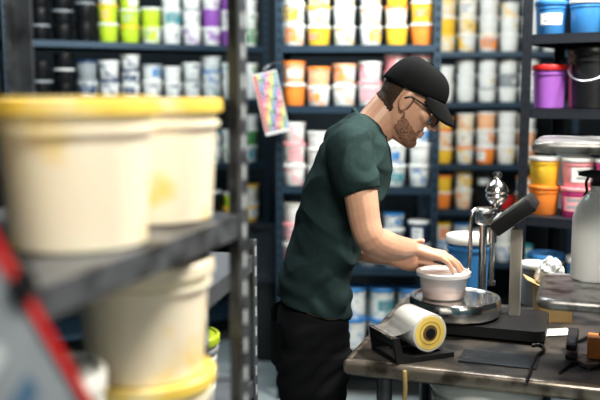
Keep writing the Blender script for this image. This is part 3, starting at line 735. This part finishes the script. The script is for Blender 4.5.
# ---- bench-top riser at the right
rc=PZ(541,300,1.115)
rs=thing('bench_riser','two tier worn grey steel riser shelf at right end of workbench','riser shelf',(rc.x,rc.y,HB),angW)
m_ris=stained('riser_steel_worn',(.36,.36,.36),(.12,.11,.10),.46,18,.16); m_ris.node_tree.nodes['Principled BSDF'].inputs['Metallic'].default_value=.7; m_ris.node_tree.nodes['Principled BSDF'].inputs['Roughness'].default_value=.32
def tier(z,u0,rad):
    b=nb(); rprism(b,.6-u0,.30,z-.006,z,.03,Matrix.Translation((u0,0,0))); part('shelf',b,m_ris,rs)
    b=nb(); tube(b,[V((u0+x,y,z-rad+.0015)) for x,y in rrect(.6-u0,.30,.03)],rad,10,closed=True); part('tubular_edge',b,m_ris,rs)
tier(1.12-HB,0,.0145); tier(1.492-HB,-.022,.0145)
for ux,uy in((.36,.02),(.36,.28),(.56,.02),(.56,.28)):
    b=nb(); cyl(b,(ux,uy,0.0008),(ux,uy,1.492-HB-.001),.012); cyl(b,(ux,uy,0.0008),(ux,uy,.01),.03); part('post',b,m_pipe,rs)
sbp=PZ(593,279,1.12)
sb=thing('spray_bottle','white translucent spray bottle with black trigger head on the riser shelf','spray bottle',(sbp.x,sbp.y,1.1205),angW)
m_bot=mat('bottle_plastic',(.95,.98,.99),.28,0,.03,5,trans=.25,sss=.3)
b=nb(); lathe(b,[(0,0),(.053,0),(.058,.006),(.058,.160),(.052,.188),(.034,.216),(.016,.234),(.015,.246),(0,.246)],36); part('bottle',b,m_bot,sb)
MSB=Matrix.Translation((0,0,.236))@Matrix.Scale(.72,4)@Matrix.Translation((0,0,-.222))
b=nb(); lathe(b,[(.0,.222),(.020,.222),(.020,.246),(.014,.25),(0,.25)],28,MSB); part('collar',b,plast('black'),sb)
b=nb(); loft(b,[((-.055,0,.278),(0,.009,0),(0,0,.009),3),((-.02,0,.278),(0,.013,0),(0,0,.015),3),((.02,0,.274),(0,.014,0),(0,0,.018),3),((.045,0,.265),(0,.012,0),(0,0,.012),3)],20,MSB); cyl(b,MSB@V((0,0,.245)),MSB@V((0,0,.27)),.009); cyl(b,MSB@V((-.066,0,.278)),MSB@V((-.054,0,.278)),.006); part('trigger_head',b,plast('black'),sb)
b=nb(); tube(b,smooth_path([(-.03,0,.268),(-.038,0,.245),(-.034,0,.215),(-.042,0,.20)]),.005,8,MSB); part('trigger',b,plast('black'),sb)
q=P(468,270,2.86); tub((q.x,q.y,HB+.0003),.075,.215,('blue','white',None),'blue tub with white lid at back of the bench behind the press',0,None)
q=P(534,300,2.75); tub((q.x,q.y,HB+.0003),.05,.14,('grey','white',None),'small grey tub with white lid on bench right of scale post',0,None)
q=P(553,300,2.56); bx=thing('carton','open tan cardboard carton on the bench between scale and riser','carton',(q.x,q.y,HB+.0005),angW+.25)
m_card=mat('cardboard',(.55,.38,.18),.8,0,.15,9)
b=nb(); w,d,h=.105,.09,.115
box(b,(-w/2,-d/2,0),(w/2,d/2,.003)); box(b,(-w/2,-d/2,.003),(-w/2+.003,d/2,h)); box(b,(w/2-.003,-d/2,.003),(w/2,d/2,h)); box(b,(-w/2,-d/2,.003),(w/2,-d/2+.003,h)); box(b,(-w/2,d/2-.003,.003),(w/2,d/2,h)); part('body',b,m_card,bx,False)
for s in(-1,1):
    b=nb(); box(b,(-.003,-d/2,0),(.0,d/2,.04),Matrix.Translation((s*w/2,0,h))@Matrix.Rotation(s*1.1,4,'Y')); part('flap',b,m_card,bx,False)
b=nb(); bmesh.ops.create_icosphere(b,subdivisions=4,radius=1)
for v in b.verts:
    n=v.co.normalized(); k=1+.25*noise.noise(n*2.1)+.22*abs(noise.noise(n*4.3+V((3,1,2))))-.16*abs(noise.noise(n*7))
    v.co=V((n.x*.042*k,n.y*.034*k,n.z*.052*k+.05))
zmin=min(v.co.z for v in b.verts)
for v in b.verts: v.co.z-=zmin
o=part('crumpled_paper',b,mat('white_tissue',(.66,.68,.68),.8,0,.08,20),None,True,25); o.location=(q.x-.012,q.y,HB+.082); tag(o,'crumpled white paper stuffed in the top of the tan carton','paper')
q=PZ(556,333,HB); sh_=thing('paper_sheet','creased white paper sheet lying on the bench in front of the carton','paper',(q.x,q.y,HB+.0008),angW+.5)
b=nb(); g={}
for i in range(9):
    for j in range(7): g[i,j]=b.verts.new((-.05+i*.0125,-.035+j*.0117,.002+.004*abs(noise.noise(V((i*.4,j*.5,2))))))
for i in range(8):
    for j in range(6): b.faces.new([g[i,j],g[i+1,j],g[i+1,j+1],g[i,j+1]])
part('sheet',b,mat('white_sheet',(.50,.52,.52),.8,0,.08,20),sh_)
q=PZ(598,360,HB); wb=thing('wooden_block','small orange brown wooden block under the riser at right picture edge','block',(q.x,q.y+.02,HB+.0008),angW)
b=nb(); box(b,(-.022,-.02,0),(.05,.03,.06),None,0,.004); part('block',b,mat('orange_wood',(.46,.18,.05),.6,0,.3,15),wb)
b=nb(); cyl(b,(.015,.005,.06),(.015,.005,.068),.009); part('knob',b,m_blk,wb)
def cord(pxs,label,dz=.0055,r=.0045):
    pts=[PZ(x,y,HB+dz) for x,y in pxs]
    b=nb(); tube(b,smooth_path(pts,8),r,8); tag(part('power_cord',b,plast('black'),None),label,'cord')
cord([(533,345),(541,345),(544,350),(536,357),(530,372),(527,380)],'black cord curling from the scale to the bench front edge')
cord([(560,372),(575,362),(590,368),(612,360)],'black cord lying on the bench in front of the stapler')
cord([(570,338),(578,341),(588,337),(596,339),(612,338)],'black cord lying on the bench behind the stapler')
b=nb(); box(b,(0,0,0),(.2,.11,.004),None,0,.001); o=part('rubber_mat',b,mat('rubber_mat',(.025,.032,.04),.5,0,.3)); q=PZ(458,362,HB); o.location=(q.x,q.y,HB+.0005); o.rotation_euler=(0,0,angW); tag(o,'thin dark rubber mat lying on the bench in front of scale','mat')
q=PZ(572,354,HB); st=thing('stapler','small black stapler on the bench beside the wooden block','stapler',(q.x,q.y,HB+.0005),1.2)
b=nb(); box(b,(-.055,-.015,0),(.055,.015,.012),None,0,.003); part('base',b,m_blk,st)
b=nb(); box(b,(-.055,-.014,.014),(.057,.014,.032),Matrix.Translation((-.055,0,.01))@Matrix.Rotation(-.18,4,'Y')@Matrix.Translation((.055,0,0)),0,.005); part('arm',b,m_blk,st)
# ------------------------------------------------------------------ light
def area(name,loc,size,power,col,target):
    l=bpy.data.lights.new(name,'AREA'); l.shape='RECTANGLE'; l.size,l.size_y=size; l.energy=power; l.color=col
    o=bpy.data.objects.new(name,l); C.objects.link(o); o.location=loc
    o.rotation_euler=(V(target)-V(loc)).to_track_quat('-Z','Y').to_euler(); return o
area('ceiling_light_aisle',(.5,2.95,3.0),(1.6,.2),54,(.96,.99,1),(.5,4.1,.6))
area('ceiling_light_bench',(1.3,2.25,2.95),(.25,.4),90,(1,.93,.82),(.55,2.4,1.1))
area('ceiling_light_front',(.35,.4,2.95),(.7,.3),46,(1,.93,.82),(-.1,1.6,1.2))
area('ceiling_light_far_left',(-.7,3.6,3.0),(.8,.3),31,(.84,.95,1),(-.6,4.9,.7))
area('fill_behind_camera',(1.0,-.6,1.9),(.5,.5),9,(1,.91,.78),(-.1,1.5,1.2))  # added warm fill to lift face, arms and near tubs; not a room lamp
w=bpy.data.worlds.new('World'); bpy.context.scene.world=w; w.use_nodes=True
w.node_tree.nodes['Background'].inputs[0].default_value=(.14,.56,.72,1); w.node_tree.nodes['Background'].inputs[1].default_value=.12
# ------------------------------------------------------------------ camera
cd=bpy.data.cameras.new('Camera'); co=bpy.data.objects.new('Camera',cd); C.objects.link(co)
cd.sensor_width=36; cd.lens=FPX*36/600; co.location=(0,0,CAMZ); co.rotation_euler=(PI/2-PITCH,0,0)
cd.dof.use_dof=True; cd.dof.focus_distance=2.38; cd.dof.aperture_fstop=1.7; cd.clip_start=.02
bpy.context.scene.camera=co
vs=bpy.context.scene.view_settings; vs.view_transform='Standard'
for lk in ('Standard - Medium High Contrast','Medium High Contrast'):
    try:
        vs.look=lk; break
    except Exception: pass
